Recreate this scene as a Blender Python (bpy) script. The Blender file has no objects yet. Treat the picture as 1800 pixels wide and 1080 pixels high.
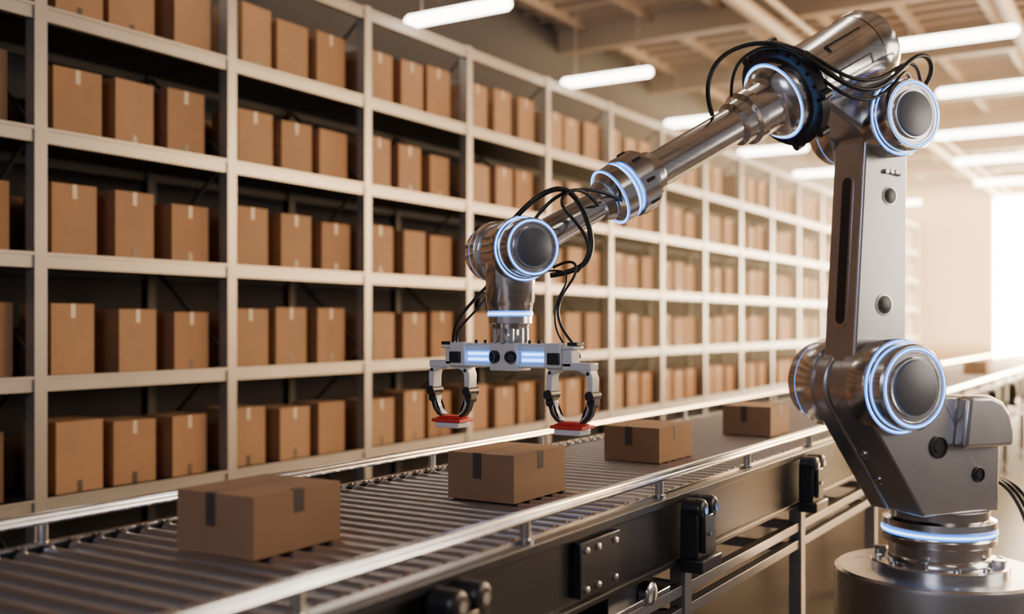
import bpy, bmesh, math, random
from mathutils import Vector, Matrix
from mathutils.geometry import convex_hull_2d
random.seed(7)
scene = bpy.context.scene
R = math.radians

# ------------------------------------------------------------------ materials
def mat(name, col, rough=0.5, metal=0.0, emis=None, estr=0.0, var=0.0, nscale=8.0, bump=0.0, stretch=(1,1,1), coat=0.0):
    m = bpy.data.materials.new(name); m.use_nodes = True
    nt = m.node_tree; b = nt.nodes['Principled BSDF']
    b.inputs['Base Color'].default_value = (*col, 1)
    b.inputs['Roughness'].default_value = rough
    b.inputs['Metallic'].default_value = metal
    b.inputs['Coat Weight'].default_value = coat
    if emis:
        b.inputs['Emission Color'].default_value = (*emis, 1)
        b.inputs['Emission Strength'].default_value = estr
    if var > 0 or bump > 0:
        tc = nt.nodes.new('ShaderNodeTexCoord'); mp = nt.nodes.new('ShaderNodeMapping')
        mp.inputs['Scale'].default_value = stretch
        nz = nt.nodes.new('ShaderNodeTexNoise'); nz.inputs['Scale'].default_value = nscale
        nz.inputs['Detail'].default_value = 3
        nt.links.new(tc.outputs['Object'], mp.inputs['Vector']); nt.links.new(mp.outputs['Vector'], nz.inputs['Vector'])
        if var > 0:
            cr = nt.nodes.new('ShaderNodeValToRGB')
            cr.color_ramp.elements[0].position = 0.3; cr.color_ramp.elements[1].position = 0.7
            cr.color_ramp.elements[0].color = tuple(c*(1-var) for c in col)+(1,)
            cr.color_ramp.elements[1].color = tuple(min(1, c*(1+var)) for c in col)+(1,)
            nt.links.new(nz.outputs['Fac'], cr.inputs['Fac']); nt.links.new(cr.outputs['Color'], b.inputs['Base Color'])
            mr = nt.nodes.new('ShaderNodeMapRange')
            mr.inputs['To Min'].default_value = max(0.02, rough*(1-var)); mr.inputs['To Max'].default_value = min(1, rough*(1+var))
            nt.links.new(nz.outputs['Fac'], mr.inputs['Value']); nt.links.new(mr.outputs['Result'], b.inputs['Roughness'])
        if bump > 0:
            bp = nt.nodes.new('ShaderNodeBump'); bp.inputs['Strength'].default_value = bump; bp.inputs['Distance'].default_value = 0.01
            nt.links.new(nz.outputs['Fac'], bp.inputs['Height']); nt.links.new(bp.outputs['Normal'], b.inputs['Normal'])
    return m

M_steel  = mat('brushed_steel', (0.70,0.70,0.73), 0.19, 1.0, var=0.08, nscale=6, stretch=(1,1,12))
M_steel2 = mat('satin_steel', (0.54,0.54,0.57), 0.28, 1.0, var=0.08, nscale=5)
M_link   = mat('arm_painted_metal', (0.49,0.485,0.51), 0.29, 0.9, var=0.05, nscale=5)
M_chrome = mat('polished_steel', (0.72,0.72,0.74), 0.17, 1.0, var=0.1, nscale=10)
M_disc   = mat('joint_cap_grey', (0.14,0.15,0.175), 0.42, 0.6, var=0.05, nscale=20)
M_dark   = mat('black_plastic', (0.015,0.015,0.018), 0.35, 0.0)
M_rubber = mat('cable_rubber', (0.01,0.01,0.012), 0.4)
M_glow   = mat('ring_light_core', (0.3,0.5,1.0), 0.4, emis=(0.33,0.66,1.0), estr=5.0)
M_halo   = mat('ring_light_diffuser', (0.1,0.25,0.8), 0.4, emis=(0.05,0.26,1.0), estr=2.0)
M_glow2  = mat('gripper_light_blue', (0.3,0.5,1.0), 0.4, emis=(0.25,0.60,1.0), estr=5.0)
M_white  = mat('white_gripper_plastic', (0.72,0.74,0.78), 0.28, 0.1)
M_red    = mat('red_pad', (0.60,0.025,0.02), 0.5)
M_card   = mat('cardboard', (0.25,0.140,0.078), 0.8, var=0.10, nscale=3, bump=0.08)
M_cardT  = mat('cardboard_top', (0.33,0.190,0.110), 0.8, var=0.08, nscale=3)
M_tape   = mat('brown_tape', (0.05,0.038,0.036), 0.35)
M_label  = mat('pale_tape', (0.46,0.38,0.31), 0.5)
M_rack   = mat('rack_painted_steel', (0.29,0.275,0.27), 0.36, 0.35, var=0.06, nscale=2)
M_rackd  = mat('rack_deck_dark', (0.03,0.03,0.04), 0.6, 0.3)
M_frame  = mat('conveyor_frame_dark', (0.05,0.052,0.062), 0.32, 0.75, var=0.12, nscale=3)
M_roller = mat('roller_steel', (0.56,0.56,0.60), 0.36, 1.0)
M_alu    = mat('aluminium_leg', (0.38,0.38,0.41), 0.35, 0.9)
M_floor  = mat('polished_concrete', (0.10,0.085,0.075), 0.35, 0.0, var=0.22, nscale=0.8, bump=0.03)
M_wall   = mat('plaster_wall', (0.76,0.62,0.45), 0.85, var=0.05, nscale=0.6)
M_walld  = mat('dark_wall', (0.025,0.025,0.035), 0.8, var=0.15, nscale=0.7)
M_ceil   = mat('ceiling_panel', (0.42,0.33,0.26), 0.6, var=0.15, nscale=0.5)
M_beam   = mat('ceiling_beam', (0.32,0.25,0.20), 0.55, var=0.1, nscale=0.8)
M_tube   = mat('tube_lamp', (1,1,1), 0.4, emis=(1.0,0.90,0.75), estr=16.0)
M_sky    = mat('daylight_pane', (1,1,1), 0.5, emis=(1.0,0.82,0.52), estr=60.0)

# ------------------------------------------------------------------ geometry helpers
def finish(name, bm, mats, parent=None, loc=(0,0,0), rotz=0.0, smooth=True, bevel=0.0, bseg=2):
    bmesh.ops.recalc_face_normals(bm, faces=bm.faces)
    me = bpy.data.meshes.new(name); bm.to_mesh(me); bm.free()
    for m in (mats if isinstance(mats,(list,tuple)) else [mats]): me.materials.append(m)
    ob = bpy.data.objects.new(name, me); scene.collection.objects.link(ob)
    ob.location = loc; ob.rotation_euler = (0,0,rotz)
    if parent: ob.parent = parent
    if bevel > 0:
        md = ob.modifiers.new('bevel','BEVEL'); md.width = bevel; md.segments = bseg; md.limit_method='ANGLE'; md.angle_limit=R(40)
    if smooth:
        for p in me.polygons: p.use_smooth = True
        me.set_sharp_from_angle(angle=R(35))
    return ob

def box(bm, x0,x1,y0,y1,z0,z1, mi=0, mtx=None):
    co = [(x0,y0,z0),(x1,y0,z0),(x1,y1,z0),(x0,y1,z0),(x0,y0,z1),(x1,y0,z1),(x1,y1,z1),(x0,y1,z1)]
    vs = [bm.verts.new(mtx @ Vector(c) if mtx else c) for c in co]
    for f in ((0,3,2,1),(4,5,6,7),(0,1,5,4),(1,2,6,5),(2,3,7,6),(3,0,4,7)):
        fc = bm.faces.new([vs[i] for i in f]); fc.material_index = mi
    return vs

def basis(d):
    d = Vector(d).normalized()
    a = Vector((0,0,1)) if abs(d.z) < 0.9 else Vector((1,0,0))
    u = d.cross(a).normalized(); v = d.cross(u).normalized()
    return d,u,v

def lathe(bm, org, d, prof, seg=48, mi=0, cap=True):
    d,u,v = basis(d); org = Vector(org); rings=[]
    for pr in prof:
        s,r = pr[0],pr[1]
        rings.append([bm.verts.new(org + d*s + (u*math.cos(2*math.pi*i/seg)+v*math.sin(2*math.pi*i/seg))*r) for i in range(seg)])
    for k in range(len(rings)-1):
        m = prof[k+1][2] if len(prof[k+1])>2 else mi
        for i in range(seg):
            j=(i+1)%seg
            f = bm.faces.new((rings[k][i],rings[k][j],rings[k+1][j],rings[k+1][i])); f.material_index=m
    if cap:
        f=bm.faces.new(rings[0]); f.material_index = prof[0][2] if len(prof[0])>2 else mi
        f=bm.faces.new(rings[-1]); f.material_index = prof[-1][2] if len(prof[-1])>2 else mi

def rod(bm, p0, p1, r, seg=12, mi=0):
    p0=Vector(p0); p1=Vector(p1); lathe(bm,p0,p1-p0,[(0,r),((p1-p0).length,r)],seg,mi)

def torus(bm, c, d, Rr, r, seg=72, s2=8, mi=0, flat=1.0):
    d,u,v = basis(d); c=Vector(c); rings=[]
    for i in range(seg):
        a=2*math.pi*i/seg; w=u*math.cos(a)+v*math.sin(a)
        rings.append([bm.verts.new(c+w*(Rr+r*math.cos(2*math.pi*j/s2))+d*(r*flat*math.sin(2*math.pi*j/s2))) for j in range(s2)])
    for i in range(seg):
        n=(i+1)%seg
        for j in range(s2):
            k=(j+1)%s2
            f=bm.faces.new((rings[i][j],rings[n][j],rings[n][k],rings[i][k])); f.material_index=mi

def ringlight(bm, c, d, Rr, r):
    torus(bm,c,d,Rr,r*0.55,mi=0,flat=1.5)
    torus(bm,c,d,Rr,r*1.35,mi=1,flat=0.45)

def circ(cx,cz,r,n=40): return [(cx+r*math.cos(2*math.pi*i/n), cz+r*math.sin(2*math.pi*i/n)) for i in range(n)]
def hull(pts):
    idx = convex_hull_2d([Vector(p) for p in pts]); return [pts[i] for i in idx]
def extr_y(bm, pts, y0, y1, mi=0):
    a=[bm.verts.new((p[0],y0,p[1])) for p in pts]; b=[bm.verts.new((p[0],y1,p[1])) for p in pts]
    n=len(pts)
    f=bm.faces.new(a); f.material_index=mi
    f=bm.faces.new(b); f.material_index=mi
    for i in range(n):
        j=(i+1)%n; f=bm.faces.new((a[i],a[j],b[j],b[i])); f.material_index=mi

def ribbon(bm, pts, th, y0, y1, mi=0):
    n=len(pts); L=[];Rr=[]
    for i,p in enumerate(pts):
        a=Vector(pts[max(0,i-1)]); b=Vector(pts[min(n-1,i+1)]); t=(b-a).normalized(); nn=Vector((-t.y,t.x))
        h=(th[i] if isinstance(th,(list,tuple)) else th)/2
        L.append(tuple(Vector(p)+nn*h)); Rr.append(tuple(Vector(p)-nn*h))
    extr_y(bm,L+Rr[::-1],y0,y1,mi)

def empty(name, loc=(0,0,0), rotz=0):
    e=bpy.data.objects.new(name,None); scene.collection.objects.link(e); e.location=loc; e.rotation_euler=(0,0,rotz); e.empty_display_size=0.2
    return e

def cable(name, pts, r, parent, m=None):
    cu=bpy.data.curves.new(name,'CURVE'); cu.dimensions='3D'; cu.bevel_depth=r; cu.bevel_resolution=3; cu.resolution_u=10
    sp=cu.splines.new('NURBS'); sp.points.add(len(pts)-1)
    for i,p in enumerate(pts): sp.points[i].co=(*p,1)
    sp.use_endpoint_u=True; sp.order_u=4
    cu.materials.append(m or M_rubber)
    ob=bpy.data.objects.new(name,cu); scene.collection.objects.link(ob)
    if parent: ob.parent=parent
    return ob

# ------------------------------------------------------------------ room (Y = along the aisle)
CH=7.9
bm=bmesh.new(); box(bm,-10,9,-3,46,-0.2,0); finish('floor',bm,M_floor,smooth=False)
bm=bmesh.new(); box(bm,-10,9,-3,46,CH,CH+0.2)
finish('ceiling',bm,M_ceil,smooth=False)
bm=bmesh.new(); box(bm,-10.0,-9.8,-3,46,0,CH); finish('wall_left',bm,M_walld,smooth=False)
bm=bmesh.new()
WX0,WX1,WZ0,WZ1=-5.9,4.0,0.6,7.2
box(bm,-9.8,WX0,44,44.3,0,CH); box(bm,WX1,8.8,44,44.3,0,CH); box(bm,WX0,WX1,44,44.3,0,WZ0); box(bm,WX0,WX1,44,44.3,WZ1,CH)
finish('wall_back',bm,M_wall,smooth=False)
bm=bmesh.new()
box(bm,WX0,WX1,44.2,44.25,WZ0,WZ1,0)
for x in (WX0,-1.0,WX1-0.1): box(bm,x,x+0.1,44.05,44.18,WZ0,WZ1,1)
box(bm,WX0+0.1,WX1-0.1,44.05,44.18,WZ1-0.1,WZ1,1); box(bm,WX0+0.1,WX1-0.1,44.05,44.18,WZ0,WZ0+0.1,1)
finish('window_1',bm,[M_sky,M_wall],smooth=False)
bm=bmesh.new()
y=1.0
while y<44:
    box(bm,-9.8,8.8,y-0.14,y+0.14,CH-0.5,CH); y+=4.1
for x in (-9.2,-7.9,-6.6,-5.3,-4.0,-2.7,-1.4,-0.1,1.2,2.5,3.8,5.1,6.4):
    box(bm,x-0.05,x+0.05,-3,44,CH-0.2,CH)
y=-1.0
while y<44:
    box(bm,-9.8,8.8,y-0.03,y+0.03,CH-0.08,CH); y+=0.55
finish('ceiling_beams',bm,M_beam,smooth=False)
bm=bmesh.new(); rod(bm,(-5.6,-3,CH-0.68),(-5.6,44,CH-0.68),0.13,16); rod(bm,(-2.2,-3,CH-0.66),(-2.2,44,CH-0.66),0.13,16); rod(bm,(-5.25,-3,CH-0.6),(-5.25,44,CH-0.6),0.06,12)
finish('ceiling_duct_pipes',bm,M_beam)

# ------------------------------------------------------------------ linear lights
def tube(x0,x1,y,z=6.2):
    bm=bmesh.new(); r=0.085; L=x1-x0
    lathe(bm,(x0,y,z),(1,0,0),[(0,0.02),(0.02,0.06),(0.07,r),(L-0.07,r),(L-0.02,0.06),(L,0.02)],12,0)
    rod(bm,(x0+0.25,y,z+0.08),(x0+0.25,y,CH-0.01),0.006,6,1); rod(bm,(x1-0.25,y,z+0.08),(x1-0.25,y,CH-0.01),0.006,6,1)
    finish('linear_ceiling_light',bm,[M_tube,M_beam])
for y in (6.7,10.8,14.9,19.0,23.1,27.2,31.3,35.4): tube(-8.39,-6.79,y)
for x,y,L in ((-3.35,7.2,1.6),(-3.35,11.3,1.6),(-3.35,15.36,1.64),(-3.38,18.9,2.0),(-4.21,23.2,2.6),(-4.46,27.1,2.6),(-4.64,31.5,2.6),(-4.7,35.6,2.6)): tube(x,x+L,y)  # nearest pair is out of view, added to brighten the rollers
for y in (3,9): tube(1.5,3.5,y)  # extra unseen tubes, added overhead for brighter rollers

# ------------------------------------------------------------------ pallet rack
PX=-7.74; PB=-8.95; Y0=5.16; W=2.035
levels=[5.82,4.82,3.83,2.82,1.82,0.83]
ks=list(range(-2,18))
bm=bmesh.new()
for k in ks:
    y=Y0+W*k
    box(bm,PX-0.09,PX+0.03,y-0.055,y+0.055,0,5.90,0)
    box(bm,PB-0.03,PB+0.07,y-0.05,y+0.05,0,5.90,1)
    for i in range(6):
        za=0.1+i*0.95; zb=za+0.95
        pa=Vector((PX-0.06,y,za)); pb=Vector((PB+0.02,y,zb))
        if i%2: pa,pb=Vector((PB+0.02,y,za)),Vector((PX-0.06,y,zb))
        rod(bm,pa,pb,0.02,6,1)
    box(bm,PX-0.16,PX+0.07,y-0.09,y+0.09,0,0.015,0)
for k in ks[:-1]:
    y=Y0+W*k
    for z in levels:
        box(bm,PX-0.05,PX+0.015,y+0.055,y+W-0.055,z-0.065,z+0.06,0)
        box(bm,PX-0.05,PX+0.028,y+0.055,y+W-0.055,z+0.035,z+0.06,0)
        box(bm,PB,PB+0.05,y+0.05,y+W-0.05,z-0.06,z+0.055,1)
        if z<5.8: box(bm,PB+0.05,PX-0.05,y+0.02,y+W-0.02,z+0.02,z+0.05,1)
finish('pallet_rack',bm,[M_rack,M_rackd],smooth=False)

bm=bmesh.new()
for k in ks[:-1]:
    y=Y0+W*k
    for li,z in enumerate(levels[1:]):
        zb=z+0.052
        base=0.15+random.uniform(-0.02,0.03)
        for i in range(3):
            if random.random()<0.02: continue
            w=random.uniform(0.40,0.47); dpt=random.uniform(0.36,0.46); h=random.choice([0.56,0.60,0.54,0.58]) + (0.06 if li==0 else 0)
            cy=y+base+0.25+i*0.60+random.uniform(-0.03,0.03); xf=PX-0.07-random.uniform(0,0.06)
            mt=Matrix.Translation((xf-dpt/2,cy,zb))@Matrix.Rotation(R(random.uniform(-3,3)),4,'Z')
            box(bm,-dpt/2,dpt/2,-w/2,w/2,0,h,0,mt)
            if random.random()<0.75: box(bm,dpt/2,dpt/2+0.002,-0.022,0.022,h-0.12,h-0.002,1,mt)
            if random.random()<0.6: box(bm,dpt/2,dpt/2+0.002,-0.024,0.024,0.0,0.10,2,mt)
        for i in range(3):
            if random.random()<0.35: continue
            w=random.uniform(0.35,0.5); h=random.uniform(0.35,0.54); cy=y+0.4+i*0.6
            box(bm,PB+0.1,PB+0.48,cy-w/2,cy+w/2,zb,zb+h,0)
finish('stored_cardboard_boxes',bm,[M_card,M_label,M_tape],smooth=False)

# ------------------------------------------------------------------ conveyor
CZ=1.40; XN=-2.22; XF=-3.92; YA,YB=-1.5,36.0
conv=empty('roller_conveyor')
bm=bmesh.new()
y=YA+0.1
while y<YB-0.1:
    rr=0.040
    lathe(bm,(XN-0.06,y,CZ-rr),(-1,0,0),[(0,0.028),(0.01,rr),(abs(XF-XN)-0.13,rr),(abs(XF-XN)-0.12,0.028)],16,0)
    y+=0.118
finish('rollers',bm,M_roller,conv)
bm=bmesh.new()
for x0,x1 in ((XN-0.05,XN),(XF,XF+0.05)):
    box(bm,x0,x1,YA,YB,CZ-0.36,CZ+0.005)
box(bm,XN,XN+0.03,YA,YB,CZ-0.04,CZ+0.005); box(bm,XN,XN+0.03,YA,YB,CZ-0.36,CZ-0.33)
box(bm,XF-0.03,XF,YA,YB,CZ-0.04,CZ+0.005)
box(bm,XF+0.05,XN-0.05,YA,YB,CZ-0.17,CZ-0.16)
y=YA+0.5
while y<YB:
    box(bm,XF+0.05,XN-0.05,y-0.03,y+0.03,CZ-0.30,CZ-0.18); y+=2.2
finish('side_frames',bm,M_frame,conv,bevel=0.006,smooth=False)
bm=bmesh.new()
y=YA+0.1
while y<22:
    for x in (XN-0.075,XF+0.075):
        lathe(bm,(x,y,CZ-0.004),(0,0,1),[(0,0.018),(0.012,0.018),(0.020,0.008)],8,0)
    y+=0.118*1
box(bm,XN-0.052,XN-0.045,YA,YB,CZ+0.004,CZ+0.014,0)
box(bm,XF+0.045,XF+0.052,YA,YB,CZ+0.004,CZ+0.014,0)
finish('roller_bolts',bm,M_chrome,conv)
bm=bmesh.new()
for x in (XN-0.03,XF+0.03):
    box(bm,x-0.03,x+0.03,YA,YB,CZ+0.095,CZ+0.118,0)
    rod(bm,(x,YA,CZ+0.118),(x,YB,CZ+0.118),0.019,12,0)
    rod(bm,(x+0.026,YA,CZ+0.104),(x+0.026,YB,CZ+0.104),0.014,10,0)
    y=-0.3
    while y<YB:
        yy=y+(0.25 if x<-3 else 0)
        rod(bm,(x,yy,CZ+0.0),(x,yy,CZ+0.1),0.022,14,0)
        lathe(bm,(x,yy,CZ+0.005),(0,0,1),[(0,0.034),(0.012,0.034)],14,0)
        y+=1.33
finish('guard_rails',bm,M_chrome,conv)
ylist=[0.85,3.05,5.28,7.35,9.5,11.7,13.9,16.1,18.3,20.5,22.7,24.9,27.1,29.3,31.5,33.7]
bm=bmesh.new(); bl=bmesh.new(); bc=bmesh.new()
for y in ylist:
    box(bm,XN+0.03,XN+0.13,y-0.13,y+0.13,CZ-0.33,CZ-0.07)
    box(bm,XN+0.13,XN+0.16,y-0.10,y+0.02,CZ-0.30,CZ-0.10)
    box(bm,XN+0.03,XN+0.16,y-0.14,y+0.14,CZ-0.40,CZ-0.33)
    for o in (-0.075,0.07):
        lathe(bm,(XN+0.035,y+o,CZ-0.075),(1,0,0),[(0,0.058),(0.10,0.058),(0.115,0.045)],18,0)
        lathe(bc,(XN+0.148,y+o,CZ-0.075),(1,0,0),[(0,0.022),(0.010,0.022)],14,0)
    lathe(bc,(XN+0.16,y-0.04,CZ-0.2),(1,0,0),[(0,0.014),(0.01,0.014)],8,0)
    for x in (XN-0.02,XF+0.02):
        box(bl,x-0.045,x+0.045,y-0.045,y+0.045,0.10,CZ-0.36)
        box(bl,x-0.05,x-0.045,y-0.01,y+0.01,0.2,CZ-0.4)
        rod(bl,(x,y,0.02),(x,y,0.12),0.018,10); lathe(bl,(x,y,0),(0,0,1),[(0,0.06),(0.015,0.06),(0.03,0.025)],16)
    for z in (0.88,0.72):
        box(bl,XF+0.065,XN-0.065,y-0.03,y+0.03,z-0.03,z+0.03)
for x in (XN-0.02,XF+0.02):
    for i in range(len(ylist)-1):
        for z in (0.88,0.76):
            box(bl,x-0.03,x+0.03,ylist[i]+0.045,ylist[i+1]-0.045,z-0.028,z+0.028)
finish('mounting_brackets',bm,M_dark,conv,bevel=0.008)
finish('bracket_caps',bc,M_chrome,conv)
finish('legs',bl,M_alu,conv,bevel=0.005,smooth=False)
bm=bmesh.new()
for yc in (4.22,11.0,15.2):
    box(bm,XN+0.0,XN+0.045,yc-0.19,yc+0.19,CZ-0.30,CZ-0.055,0)
    for dy in (-0.14,-0.03,0.14):
        for dz in (-0.265,-0.095):
            lathe(bm,(XN+0.045,yc+dy,CZ+dz),(1,0,0),[(0,0.018),(0.008,0.018),(0.014,0.009)],8,1)
box(bm,XN-0.35,XN-0.02,4.42,4.92,0.90,1.02,0)
lathe(bm,(XN-0.02,4.8,0.96),(1,0,0),[(0,0.06),(0.05,0.06),(0.06,0.045)],20,1)
box(bm,XN-0.06,XN+0.02,4.25,5.05,0.915,0.945,1)
finish('side_plates',bm,[M_frame,M_chrome],conv,bevel=0.004)

def carton(x,y,w,l,h,rot=0.0):
    bm=bmesh.new()
    box(bm,-w,0,0,l,0,h,0)
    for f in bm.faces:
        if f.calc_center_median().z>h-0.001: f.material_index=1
    e=0.0015
    cx=-w*0.55
    box(bm,cx-0.026,cx+0.026,-e,0,h*0.46,h,2)
    box(bm,cx-0.026,cx+0.026,0,0.05,h,h+e,2)
    box(bm,0,e,l*0.5-0.028,l*0.5+0.028,h*0.62,h,2)
    box(bm,-0.03,0,l*0.5-0.028,l*0.5+0.028,h,h+e,2)
    box(bm,cx-0.003,cx+0.003,0.05,l,h,h+0.0008,3)
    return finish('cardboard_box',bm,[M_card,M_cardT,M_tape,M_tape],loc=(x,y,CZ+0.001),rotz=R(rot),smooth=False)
carton(-2.95,2.86,0.42,0.50,0.24,1)
carton(-2.78,4.45,0.40,0.53,0.24,0.5)
carton(-2.80,6.25,0.40,0.52,0.225,-1)
carton(-2.71,8.20,0.40,0.50,0.235,1)
carton(-2.80,12.3,0.40,0.50,0.235,0)
carton(-2.80,20.4,0.40,0.55,0.235,0)

# ------------------------------------------------------------------ robot arm (local x = arm plane, local -y = camera side)
BETA=56.1
rob=empty('robotic_arm',(-1.30,7.35,0),R(BETA))
SH=(-0.634,1.92); EL=(-0.572,3.57); WR=(-3.08,2.695)
bm=bmesh.new()
lathe(bm,(0,0,0),(0,0,1),[(0,0.66),(0.66,0.66),(0.685,0.655),(0.70,0.635)],96)
finish('pedestal',bm,M_steel2,rob)
bm=bmesh.new()
lathe(bm,(0,0,0.70),(0,0,1),[(0,0.43),(0.045,0.43),(0.055,0.42),(0.055,0.34),(0.08,0.335),(0.10,0.315),(0.17,0.315),(0.185,0.35),(0.22,0.355),(0.235,0.345),(0.275,0.345),(0.29,0.355),(0.33,0.35),(0.345,0.31),(0.40,0.31)],80)
for i in range(12):
    a=2*math.pi*i/12
    lathe(bm,(0.385*math.cos(a),0.385*math.sin(a),0.755),(0,0,1),[(0,0.022),(0.02,0.022),(0.025,0.012)],10)
for i in range(4):
    a=2*math.pi*i/4+0.5
    m=Matrix.Rotation(a,4,'Z'); box(bm,0.33,0.41,-0.03,0.03,0.75,0.80,0,m)
finish('base_flange',bm,M_steel,rob)
bm=bmesh.new()
lathe(bm,(0,0,0.938),(0,0,1),[(0,0.350),(0.004,0.354),(0.036,0.354),(0.04,0.350)],80,1)
lathe(bm,(0,0,0.950),(0,0,1),[(0,0.352),(0.002,0.358),(0.014,0.358),(0.016,0.352)],80,0)
finish('base_ring_light',bm,[M_glow,M_halo],rob)
bm=bmesh.new()
extr_y(bm,hull(circ(SH[0],SH[1],0.275)+[(-0.40,1.10),(0.25,1.10),(-0.15,1.70)]),-0.27,-0.06)
extr_y(bm,hull(circ(SH[0],SH[1],0.255)+[(-0.37,1.10),(0.25,1.10),(-0.15,1.70)]),-0.07,0.05)
extr_y(bm,hull(circ(SH[0],SH[1],0.275)+[(-0.40,1.10),(0.25,1.10),(-0.15,1.70)]),0.04,0.20)
finish('turret_body',bm,M_link,rob,bevel=0.016)
bm=bmesh.new()
for s in (0.45,0.70):
    px=-0.845+(-0.37+0.845)*s; pz=1.77+(1.10-1.77)*s
    lathe(bm,(px+0.02,0.0,pz+0.015),(-0.82,0,-0.57),[(0,0.030),(0.03,0.030),(0.034,0.022),(0.045,0.020)],14)
finish('underside_fasteners',bm,M_chrome,rob)
bm=bmesh.new()
extr_y(bm,hull([(-0.36,1.10),(0.25,1.10),(0.262,1.62),(0.235,1.72),(0.17,1.80),(0.07,1.84),(-0.38,1.86)]),-0.262,0.26)
finish('turret_rear_housing',bm,M_link,rob,bevel=0.02)
bm=bmesh.new()
extr_y(bm,hull([(-0.16,1.52),(0.275,1.52),(0.275,1.62),(0.245,1.73),(0.18,1.81),(0.08,1.85),(-0.11,1.85)]),-0.36,-0.25)
finish('motor_cover',bm,M_link,rob,bevel=0.03,bseg=3)
bm=bmesh.new()
for (cx,cz,r) in ((-0.285,1.535,0.072),(0.055,1.345,0.050)):
    lathe(bm,(cx,-0.27,cz),(0,-1,0),[(0,r),(0.010,r),(0.012,r*0.85),(0.004,r*0.8),(0.004,r*0.55),(0.010,r*0.5)],28,0)
finish('turret_ports',bm,M_dark,rob)
def joint(nm,c,r,w,inner):
    for sgn in (-1,1):
        bm=bmesh.new(); o=(c[0],0,c[1]); d=(0,sgn,0)
        lathe(bm,o,d,[(inner,r*0.96),(inner+0.012,r*1.10),(w-0.125,r*1.12),(w-0.112,r*1.09),(w-0.108,r*0.99),(w-0.015,r*1.0),(w,r*0.96),(w,r*0.80),(w-0.012,r*0.78),(w-0.012,r*0.70),(w+0.006,r*0.68),(w+0.006,r*0.63)],80)
        finish('joint_drum',bm,M_steel,rob)
        bm=bmesh.new(); lathe(bm,o,d,[(w-0.02,r*0.64),(w+0.008,r*0.64),(w+0.016,r*0.62),(w+0.018,r*0.60)],64)
        finish('joint_cap',bm,M_disc,rob)
        bm=bmesh.new()
        ringlight(bm,(c[0],sgn*(w+0.001),c[1]),(0,1,0),r*0.89,r*0.034)
        ringlight(bm,(c[0],sgn*(w-0.111),c[1]),(0,1,0),r*1.055,r*0.034)
        finish('joint_ring_light',bm,[M_glow,M_halo],rob)
joint('shoulder',SH,0.262,0.43,0.15)
joint('elbow',EL,0.215,0.36,0.13)
joint('wrist',WR,0.155,0.29,0.10)
bm=bmesh.new()
extr_y(bm,hull(circ(SH[0],SH[1],0.215)+circ(EL[0],EL[1],0.168)),-0.14,0.14)
finish('upper_arm_link',bm,M_link,rob,bevel=0.018,bseg=3)
def slot(bm,z0,z1,hw,off,mi):
    pts=[]; n=10
    for i in range(n+1):
        a=math.pi*i/n; pts.append((hw*math.cos(a), z1-hw+hw*math.sin(a)))
    for i in range(n+1):
        a=math.pi+math.pi*i/n; pts.append((hw*math.cos(a), z0+hw+hw*math.sin(a)))
    def X(z):
        s=(z-SH[1])/(EL[1]-SH[1]); return SH[0]+(EL[0]-SH[0])*s-(0.215+(0.168-0.215)*s)
    a=[bm.verts.new((X(z)-off,y,z)) for y,z in pts]; b=[bm.verts.new((X(z)+0.02,y,z)) for y,z in pts]
    f=bm.faces.new(a); f.material_index=mi
    for i in range(len(pts)):
        j=(i+1)%len(pts); f=bm.faces.new((a[i],a[j],b[j],b[i])); f.material_index=mi
bm=bmesh.new(); slot(bm,2.27,3.25,0.058,0.004,0); slot(bm,2.30,3.22,0.040,0.006,1)
finish('link_slot',bm,[M_steel2,M_dark],rob)
bm=bmesh.new()
for (cx,cz,r) in ((-0.555,3.10,0.052),(-0.60,2.42,0.060)):
    lathe(bm,(cx,-0.14,cz),(0,-1,0),[(0,r*1.15),(0.004,r*1.15),(0.005,r)],32,0)
    lathe(bm,(cx,-0.143,cz),(0,-1,0),[(0,r*0.98,1),(0.003,r*0.96,1),(0.003,r*0.7,1),(0.004,r*0.65,1)],32,1)
rod(bm,(-0.60,-0.148,3.255),(-0.48,-0.148,3.235),0.012,10,0)
for x in (-0.59,-0.55,-0.51): rod(bm,(x,-0.14,3.25),(x,-0.162,3.25),0.015,10,0)
finish('link_ports',bm,[M_steel2,M_dark],rob)
# forearm
F0=Vector((-3.08,0,2.668)); E=Vector((1,0,0.562)).normalized()
bm=bmesh.new()
extr_y(bm,hull(circ(EL[0],EL[1],0.175)+circ(-1.02,3.81,0.19)+circ(-0.80,3.94,0.18)),-0.165,0.165)
finish('elbow_bracket',bm,M_link,rob,bevel=0.03,bseg=3)
bm=bmesh.new()
lathe(bm,F0,E,[(0.05,0.09),(0.60,0.083),(0.61,0.10),(0.66,0.12),(0.68,0.115),(0.70,0.15),(0.71,0.165),(0.775,0.168),(0.785,0.15),(0.815,0.15),(0.825,0.178),(0.93,0.182),(0.945,0.16),(0.96,0.16),(0.965,0.135),(1.02,0.13),(1.04,0.108),(1.66,0.108),(1.67,0.135),(1.74,0.14),(1.75,0.165),(1.80,0.168),(1.81,0.155),(1.93,0.16),(1.95,0.20),(1.99,0.225),(2.03,0.245),(2.07,0.245)],72)
finish('forearm_tube',bm,M_steel,rob)
bm=bmesh.new()
lathe(bm,F0,E,[(2.06,0.27),(2.065,0.325),(2.12,0.33),(2.135,0.31),(2.15,0.31),(2.155,0.26)],72)
d,u,v=basis(E)
for i in range(22):
    a=2*math.pi*i/22; p=F0+E*2.055+(u*math.cos(a)+v*math.sin(a))*0.297
    lathe(bm,p,-E,[(0,0.012),(0.008,0.012)],8)
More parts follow.
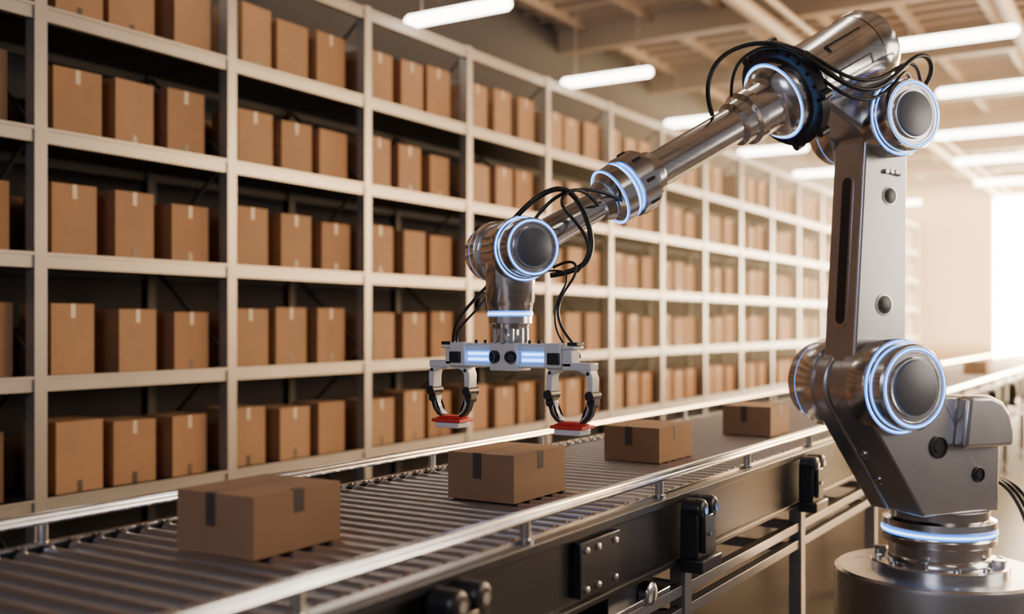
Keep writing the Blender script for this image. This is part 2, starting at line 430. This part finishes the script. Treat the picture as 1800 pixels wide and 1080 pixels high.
for i in range(8):
    a=2*math.pi*i/8+0.2; p=F0+E*2.07+(u*math.cos(a)+v*math.sin(a))*0.33
    lathe(bm,p,E,[(0,0.03),(0.06,0.03)],10)
finish('wrist_drive_flange',bm,M_dark,rob)
bm=bmesh.new()
lathe(bm,F0,E,[(2.12,0.25),(2.16,0.255),(2.20,0.24),(2.24,0.230),(2.69,0.236),(2.72,0.245),(2.83,0.245),(2.865,0.233),(2.875,0.20),(2.865,0.19)],72)
finish('forearm_motor',bm,M_steel,rob)
bm=bmesh.new()
def surf(s,ang,r):
    up=Vector((-E.z,0,E.x)); return F0+E*s+(Vector((0,-1,0))*math.cos(ang)+up*math.sin(ang))*r
def arcpanel(s0,s1,a0,a1,r0,r1,mi=0,n=8):
    g=[]
    for k in range(n+1):
        a=a0+(a1-a0)*k/n; g.append([bm.verts.new(surf(s,a,r)) for s,r in ((s0,r0),(s0,r1),(s1,r1),(s1,r0))])
    for k in range(n):
        for j in range(4):
            f=bm.faces.new((g[k][j],g[k+1][j],g[k+1][(j+1)%4],g[k][(j+1)%4])); f.material_index=mi
    bm.faces.new(g[0]); bm.faces.new(g[-1])
arcpanel(2.36,2.67,0.70,0.735,0.22,0.2385,0); arcpanel(2.36,2.375,0.50,0.70,0.22,0.2385,0)
arcpanel(2.34,2.62,-0.05,-0.015,0.22,0.2385,0); arcpanel(2.34,2.355,-0.3,-0.05,0.22,0.2385,0); arcpanel(2.61,2.625,-0.3,-0.05,0.22,0.2385,0)
arcpanel(2.722,2.730,0,2*math.pi*0.999,0.22,0.2458,0,40)
finish('motor_panel_seams',bm,M_dark,rob)
bm=bmesh.new()
ringlight(bm,F0+E*1.998,E,0.232,0.009); ringlight(bm,F0+E*0.80,E,0.156,0.009); ringlight(bm,F0+E*0.702,E,0.158,0.007)
finish('forearm_ring_lights',bm,[M_glow,M_halo],rob)
bm=bmesh.new()
for i in range(8):
    a=2*math.pi*i/8; p=F0+E*0.86+(u*math.cos(a)+v*math.sin(a))*0.176
    lathe(bm,p,E,[(0,0.012),(0.05,0.012)],8)
finish('coupling_bolts',bm,M_dark,rob)
# wrist
bm=bmesh.new()
lathe(bm,(WR[0],0,2.36),(0,0,1),[(0,0.11),(0.0,0.118),(0.05,0.125),(0.06,0.132),(0.30,0.135),(0.40,0.12)],56)
lathe(bm,(WR[0],-0.19,WR[1]),(0,1,0),[(0,0.15),(0.38,0.15)],56)
finish('wrist_housing',bm,M_steel,rob)
bm=bmesh.new(); lathe(bm,(WR[0],0,2.340),(0,0,1),[(0,0.119),(0.0,0.121),(0.030,0.121),(0.030,0.119)],56,1)
lathe(bm,(WR[0],0,2.349),(0,0,1),[(0,0.119),(0.0,0.123),(0.012,0.123),(0.012,0.119)],56,0)
finish('wrist_ring_light',bm,[M_glow,M_halo],rob)
bm=bmesh.new()
lathe(bm,(WR[0],0,2.18),(0,0,1),[(0,0.06),(0.03,0.075),(0.035,0.085),(0.06,0.085),(0.065,0.06),(0.09,0.06),(0.095,0.10),(0.12,0.105),(0.125,0.118),(0.165,0.118)],48)
for i in range(10):
    a=2*math.pi*i/10; p=(WR[0]+0.088*math.cos(a),0.088*math.sin(a),2.20)
    lathe(bm,p,(0,0,1),[(0,0.013),(0.08,0.013)],10)
finish('tool_flange',bm,M_steel,rob)

# gripper (own frame, bar runs across the conveyor)
gl=(WR[0],0,0); gr=R(-BETA)
bm=bmesh.new()
box(bm,-0.40,0.40,-0.045,0.045,2.075,2.168)
box(bm,-0.42,0.42,-0.055,0.055,2.168,2.186)
box(bm,-0.26,0.26,-0.062,0.062,2.180,2.196)
box(bm,-0.085,0.085,-0.075,0.075,2.05,2.20)
box(bm,-0.26,-0.09,-0.06,0.06,2.068,2.082); box(bm,0.09,0.26,-0.06,0.06,2.068,2.082)
for s in (-1,1):
    box(bm,s*0.30-0.05,s*0.30+0.05,-0.07,0.07,2.07,2.20)
    c=s*0.38
    ribbon(bm,[(c-0.120,1.945),(c-0.120,2.02),(c-0.108,2.055),(c-0.06,2.072),(c,2.076),(c+0.06,2.072),(c+0.108,2.055),(c+0.120,2.02),(c+0.120,1.945)],[0.030,0.036,0.040,0.032,0.032,0.032,0.040,0.036,0.030],-0.04,0.04)
    box(bm,c-0.13,c+0.13,-0.045,0.045,2.06,2.10)
    for q in (-1,1):
        ribbon(bm,[(c+q*0.098,1.90),(c+q*0.098,1.86),(c+q*0.084,1.825),(c+q*0.055,1.797)],0.012,-0.024,0.024)
    box(bm,c-0.078,c+0.078,-0.06,0.06,1.725,1.757)
finish('gripper_frame',bm,M_white,rob,gl,gr,bevel=0.006)
bm=bmesh.new()
for s in (-1,1):
    c=s*0.38
    for q in (-1,1):
        rod(bm,(c+q*0.122,-0.050,1.93),(c+q*0.122,0.050,1.93),0.026,20)
        rod(bm,(c+q*0.124,-0.034,1.885),(c+q*0.124,0.034,1.885),0.018,16)
        rod(bm,(c+q*0.112,-0.046,2.045),(c+q*0.112,0.046,2.045),0.010,12)
        box(bm,c+q*0.122-0.022,c+q*0.122+0.022,-0.03,0.03,1.885,1.93)
        ribbon(bm,[(c+q*0.120,1.90),(c+q*0.122,1.865),(c+q*0.110,1.83),(c+q*0.085,1.80),(c+q*0.045,1.78)],[0.022,0.020,0.018,0.016,0.014],-0.022,0.022)
    box(bm,s*0.31-0.035,s*0.31+0.035,-0.085,-0.06,2.09,2.15)
    lathe(bm,(s*0.045,-0.065,2.125),(s*0.5,-1,0),[(0,0.034),(0.03,0.034),(0.032,0.026),(0.024,0.02)],24)
    box(bm,s*0.40-0.03,s*0.40+0.03,-0.04,0.04,2.186,2.205)
    for o in (0.14,0.20): rod(bm,(s*o,-0.03,2.19),(s*o,-0.03,2.215),0.010,10)
finish('gripper_joints',bm,M_dark,rob,gl,gr,bevel=0.003)
bm=bmesh.new()
for s in (-1,1):
    a,b=sorted((s*0.10,s*0.245)); box(bm,a,b,-0.052,-0.04,2.095,2.155,1)
    a,b=sorted((s*0.108,s*0.238)); box(bm,a,b,-0.058,-0.05,2.103,2.116,0); box(bm,a,b,-0.058,-0.05,2.134,2.147,0)
finish('gripper_lights',bm,[M_glow2,M_halo],rob,gl,gr,bevel=0.002)
bm=bmesh.new()
for s in (-1,1):
    c=s*0.38; box(bm,c-0.095,c+0.095,-0.07,0.07,1.757,1.775)
    extr_y(bm,[(c-0.095,1.775),(c+0.095,1.775),(c+0.05,1.792),(c-0.05,1.792)],-0.04,0.04)
finish('gripper_red_pads',bm,M_red,rob,gl,gr,bevel=0.003)

# cables
cable('cable_1',[(-3.10,-0.05,2.84),(-3.05,-0.15,2.93),(-2.97,-0.2,3.0),(-2.85,-0.22,3.03),(-2.74,-0.2,2.92),(-2.69,-0.2,2.78),(-2.69,-0.2,2.66),(-2.77,-0.2,2.58),(-2.90,-0.12,2.56)],0.015,rob)
cable('cable_2',[(-2.45,-0.12,2.98),(-2.62,-0.17,3.03),(-2.82,-0.2,3.03),(-2.95,-0.2,2.95),(-3.0,-0.13,2.85)],0.010,rob)
cable('cable_3',[(-2.6,-0.10,2.95),(-2.72,-0.2,3.02),(-2.85,-0.22,3.02),(-2.9,-0.22,2.93),(-2.80,-0.2,2.86),(-2.71,-0.2,2.76),(-2.70,-0.2,2.66),(-2.78,-0.2,2.58)],0.010,rob)
cable('cable_4',[(-2.90,-0.15,2.60),(-2.80,-0.2,2.66),(-2.76,-0.2,2.58),(-2.86,-0.2,2.48),(-2.92,-0.22,2.36),(-2.88,-0.25,2.24),(-2.80,-0.27,2.16),(-2.80,-0.27,2.12)],0.008,rob)
cable('cable_5',[(-2.93,-0.10,2.58),(-2.83,-0.18,2.60),(-2.82,-0.18,2.52),(-2.90,-0.2,2.44),(-2.93,-0.22,2.32),(-2.90,-0.22,2.22),(-2.84,-0.26,2.15)],0.006,rob)
cable('cable_6',[(-3.16,0.05,2.54),(-3.22,0.10,2.46),(-3.30,0.17,2.36),(-3.33,0.22,2.26),(-3.30,0.28,2.18)],0.009,rob)
cable('cable_7',[(-3.14,0.08,2.50),(-3.20,0.12,2.40),(-3.27,0.18,2.32),(-3.31,0.24,2.24),(-3.28,0.26,2.17)],0.007,rob)
cable('cable_8',[(-1.30,-0.20,3.91),(-1.50,-0.18,3.96),(-1.72,-0.12,3.92),(-1.86,-0.08,3.78),(-1.86,-0.05,3.63),(-1.78,0.0,3.53)],0.014,rob)
cable('cable_9',[(-1.28,-0.22,3.88),(-1.46,-0.2,3.94),(-1.64,-0.15,3.90),(-1.72,-0.1,3.78),(-1.68,-0.05,3.64)],0.010,rob)
cable('cable_10',[(-1.50,-0.15,3.95),(-1.42,-0.30,3.90),(-1.25,-0.36,3.76),(-1.05,-0.36,3.68),(-0.86,-0.36,3.68),(-0.70,-0.35,3.80),(-0.52,-0.33,3.95),(-0.36,-0.30,3.95),(-0.34,-0.28,3.82),(-0.44,-0.25,3.72)],0.016,rob)
cable('cable_11',[(-1.45,-0.15,3.96),(-1.36,-0.30,3.89),(-1.20,-0.34,3.79),(-1.0,-0.34,3.73),(-0.80,-0.34,3.76),(-0.64,-0.33,3.88),(-0.48,-0.30,3.91),(-0.42,-0.26,3.80)],0.012,rob)
cable('cable_12',[(-1.40,-0.2,3.92),(-1.25,-0.33,3.72),(-1.05,-0.34,3.61),(-0.82,-0.33,3.64),(-0.66,-0.33,3.78),(-0.55,-0.28,3.88),(-0.45,-0.22,3.78)],0.011,rob)
for i,o in enumerate((0,0.05,0.10)):
    cable('floor_cable_%d'%(i+1),[(0.2,-0.05+o,1.25),(0.45+o,-0.05,1.32),(0.58+o,-0.15,1.1),(0.60+o,-0.2,0.9),(0.72+o,-0.2,0.4),(0.85+o,-0.15,0.02),(1.3+o,0.2,0.02)],0.014,rob)

# ------------------------------------------------------------------ lights
def area(name,loc,target,sx_,sy_,power,col):
    l=bpy.data.lights.new(name,'AREA'); l.shape='RECTANGLE'; l.size=sx_; l.size_y=sy_; l.energy=power; l.color=col
    o=bpy.data.objects.new(name,l); scene.collection.objects.link(o); o.location=loc
    o.rotation_euler=(Vector(target)-Vector(loc)).to_track_quat('-Z','Y').to_euler(); return o
area('far_rack_fill',(5.5,31,4.6),(-6,31,4.9),20,4.5,8500,(1.0,0.60,0.28))  # added area lamp warming the far rack; no window modelled there
area('robot_side_fill',(4.2,9.5,3.6),(-1.6,7.3,2.6),3.5,3,270,(1.0,0.84,0.66))  # added fill close to the robot, brightening its metal
area('robot_rim_fill',(2.5,18,6.0),(-1.6,7.3,2.4),4,2.5,1400,(1.0,0.66,0.34))  # added warm lamp rimming the robot from the right rear
area('cool_front_fill',(-1.5,-3.5,5.0),(-2.5,6,2.3),3,2.5,160,(0.82,0.85,1.0))  # added cool fill behind the camera for the metal reflections

# added self-lit boxes imitating hazy sunlight along the far aisle (homogeneous)
def haze_glow(y0,y1,st,x0=-7.35,z0=1.66,z1=5.95):
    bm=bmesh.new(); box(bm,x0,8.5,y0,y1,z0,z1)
    m=bpy.data.materials.new('emissive_haze_box'); m.use_nodes=True; nt=m.node_tree; nt.nodes.clear()
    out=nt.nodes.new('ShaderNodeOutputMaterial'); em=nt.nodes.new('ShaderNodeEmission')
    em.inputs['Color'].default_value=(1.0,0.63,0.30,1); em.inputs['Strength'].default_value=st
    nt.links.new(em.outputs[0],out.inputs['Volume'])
    finish('emissive_haze_box',bm,m,smooth=False)
haze_glow(11.0,21.99,0.026)
haze_glow(22.0,43.8,0.10)
for a,b,st in ((19.3,22.85,0.035),(23.5,26.9,0.06),(27.5,31.1,0.09),(31.8,35.2,0.12),(35.9,43.8,0.14)):  # further added glow slabs under the ceiling, stronger toward the window
    haze_glow(a,b,st,-9.7,5.96,7.05)

w=bpy.data.worlds.new('world'); scene.world=w; w.use_nodes=True
nt=w.node_tree; bg=nt.nodes['Background']; bg.inputs[0].default_value=(0.64,0.57,0.57,1); bg.inputs[1].default_value=0.28

# ------------------------------------------------------------------ camera
cd=bpy.data.cameras.new('camera'); cam=bpy.data.objects.new('camera',cd); scene.collection.objects.link(cam)
cam.location=(0,0,2.3); cam.rotation_euler=(R(90),0,R(32.1)); cd.sensor_width=36; cd.lens=37; cd.shift_y=30/1800
cd.dof.use_dof=True; cd.dof.focus_distance=5.8; cd.dof.aperture_fstop=0.72
scene.camera=cam
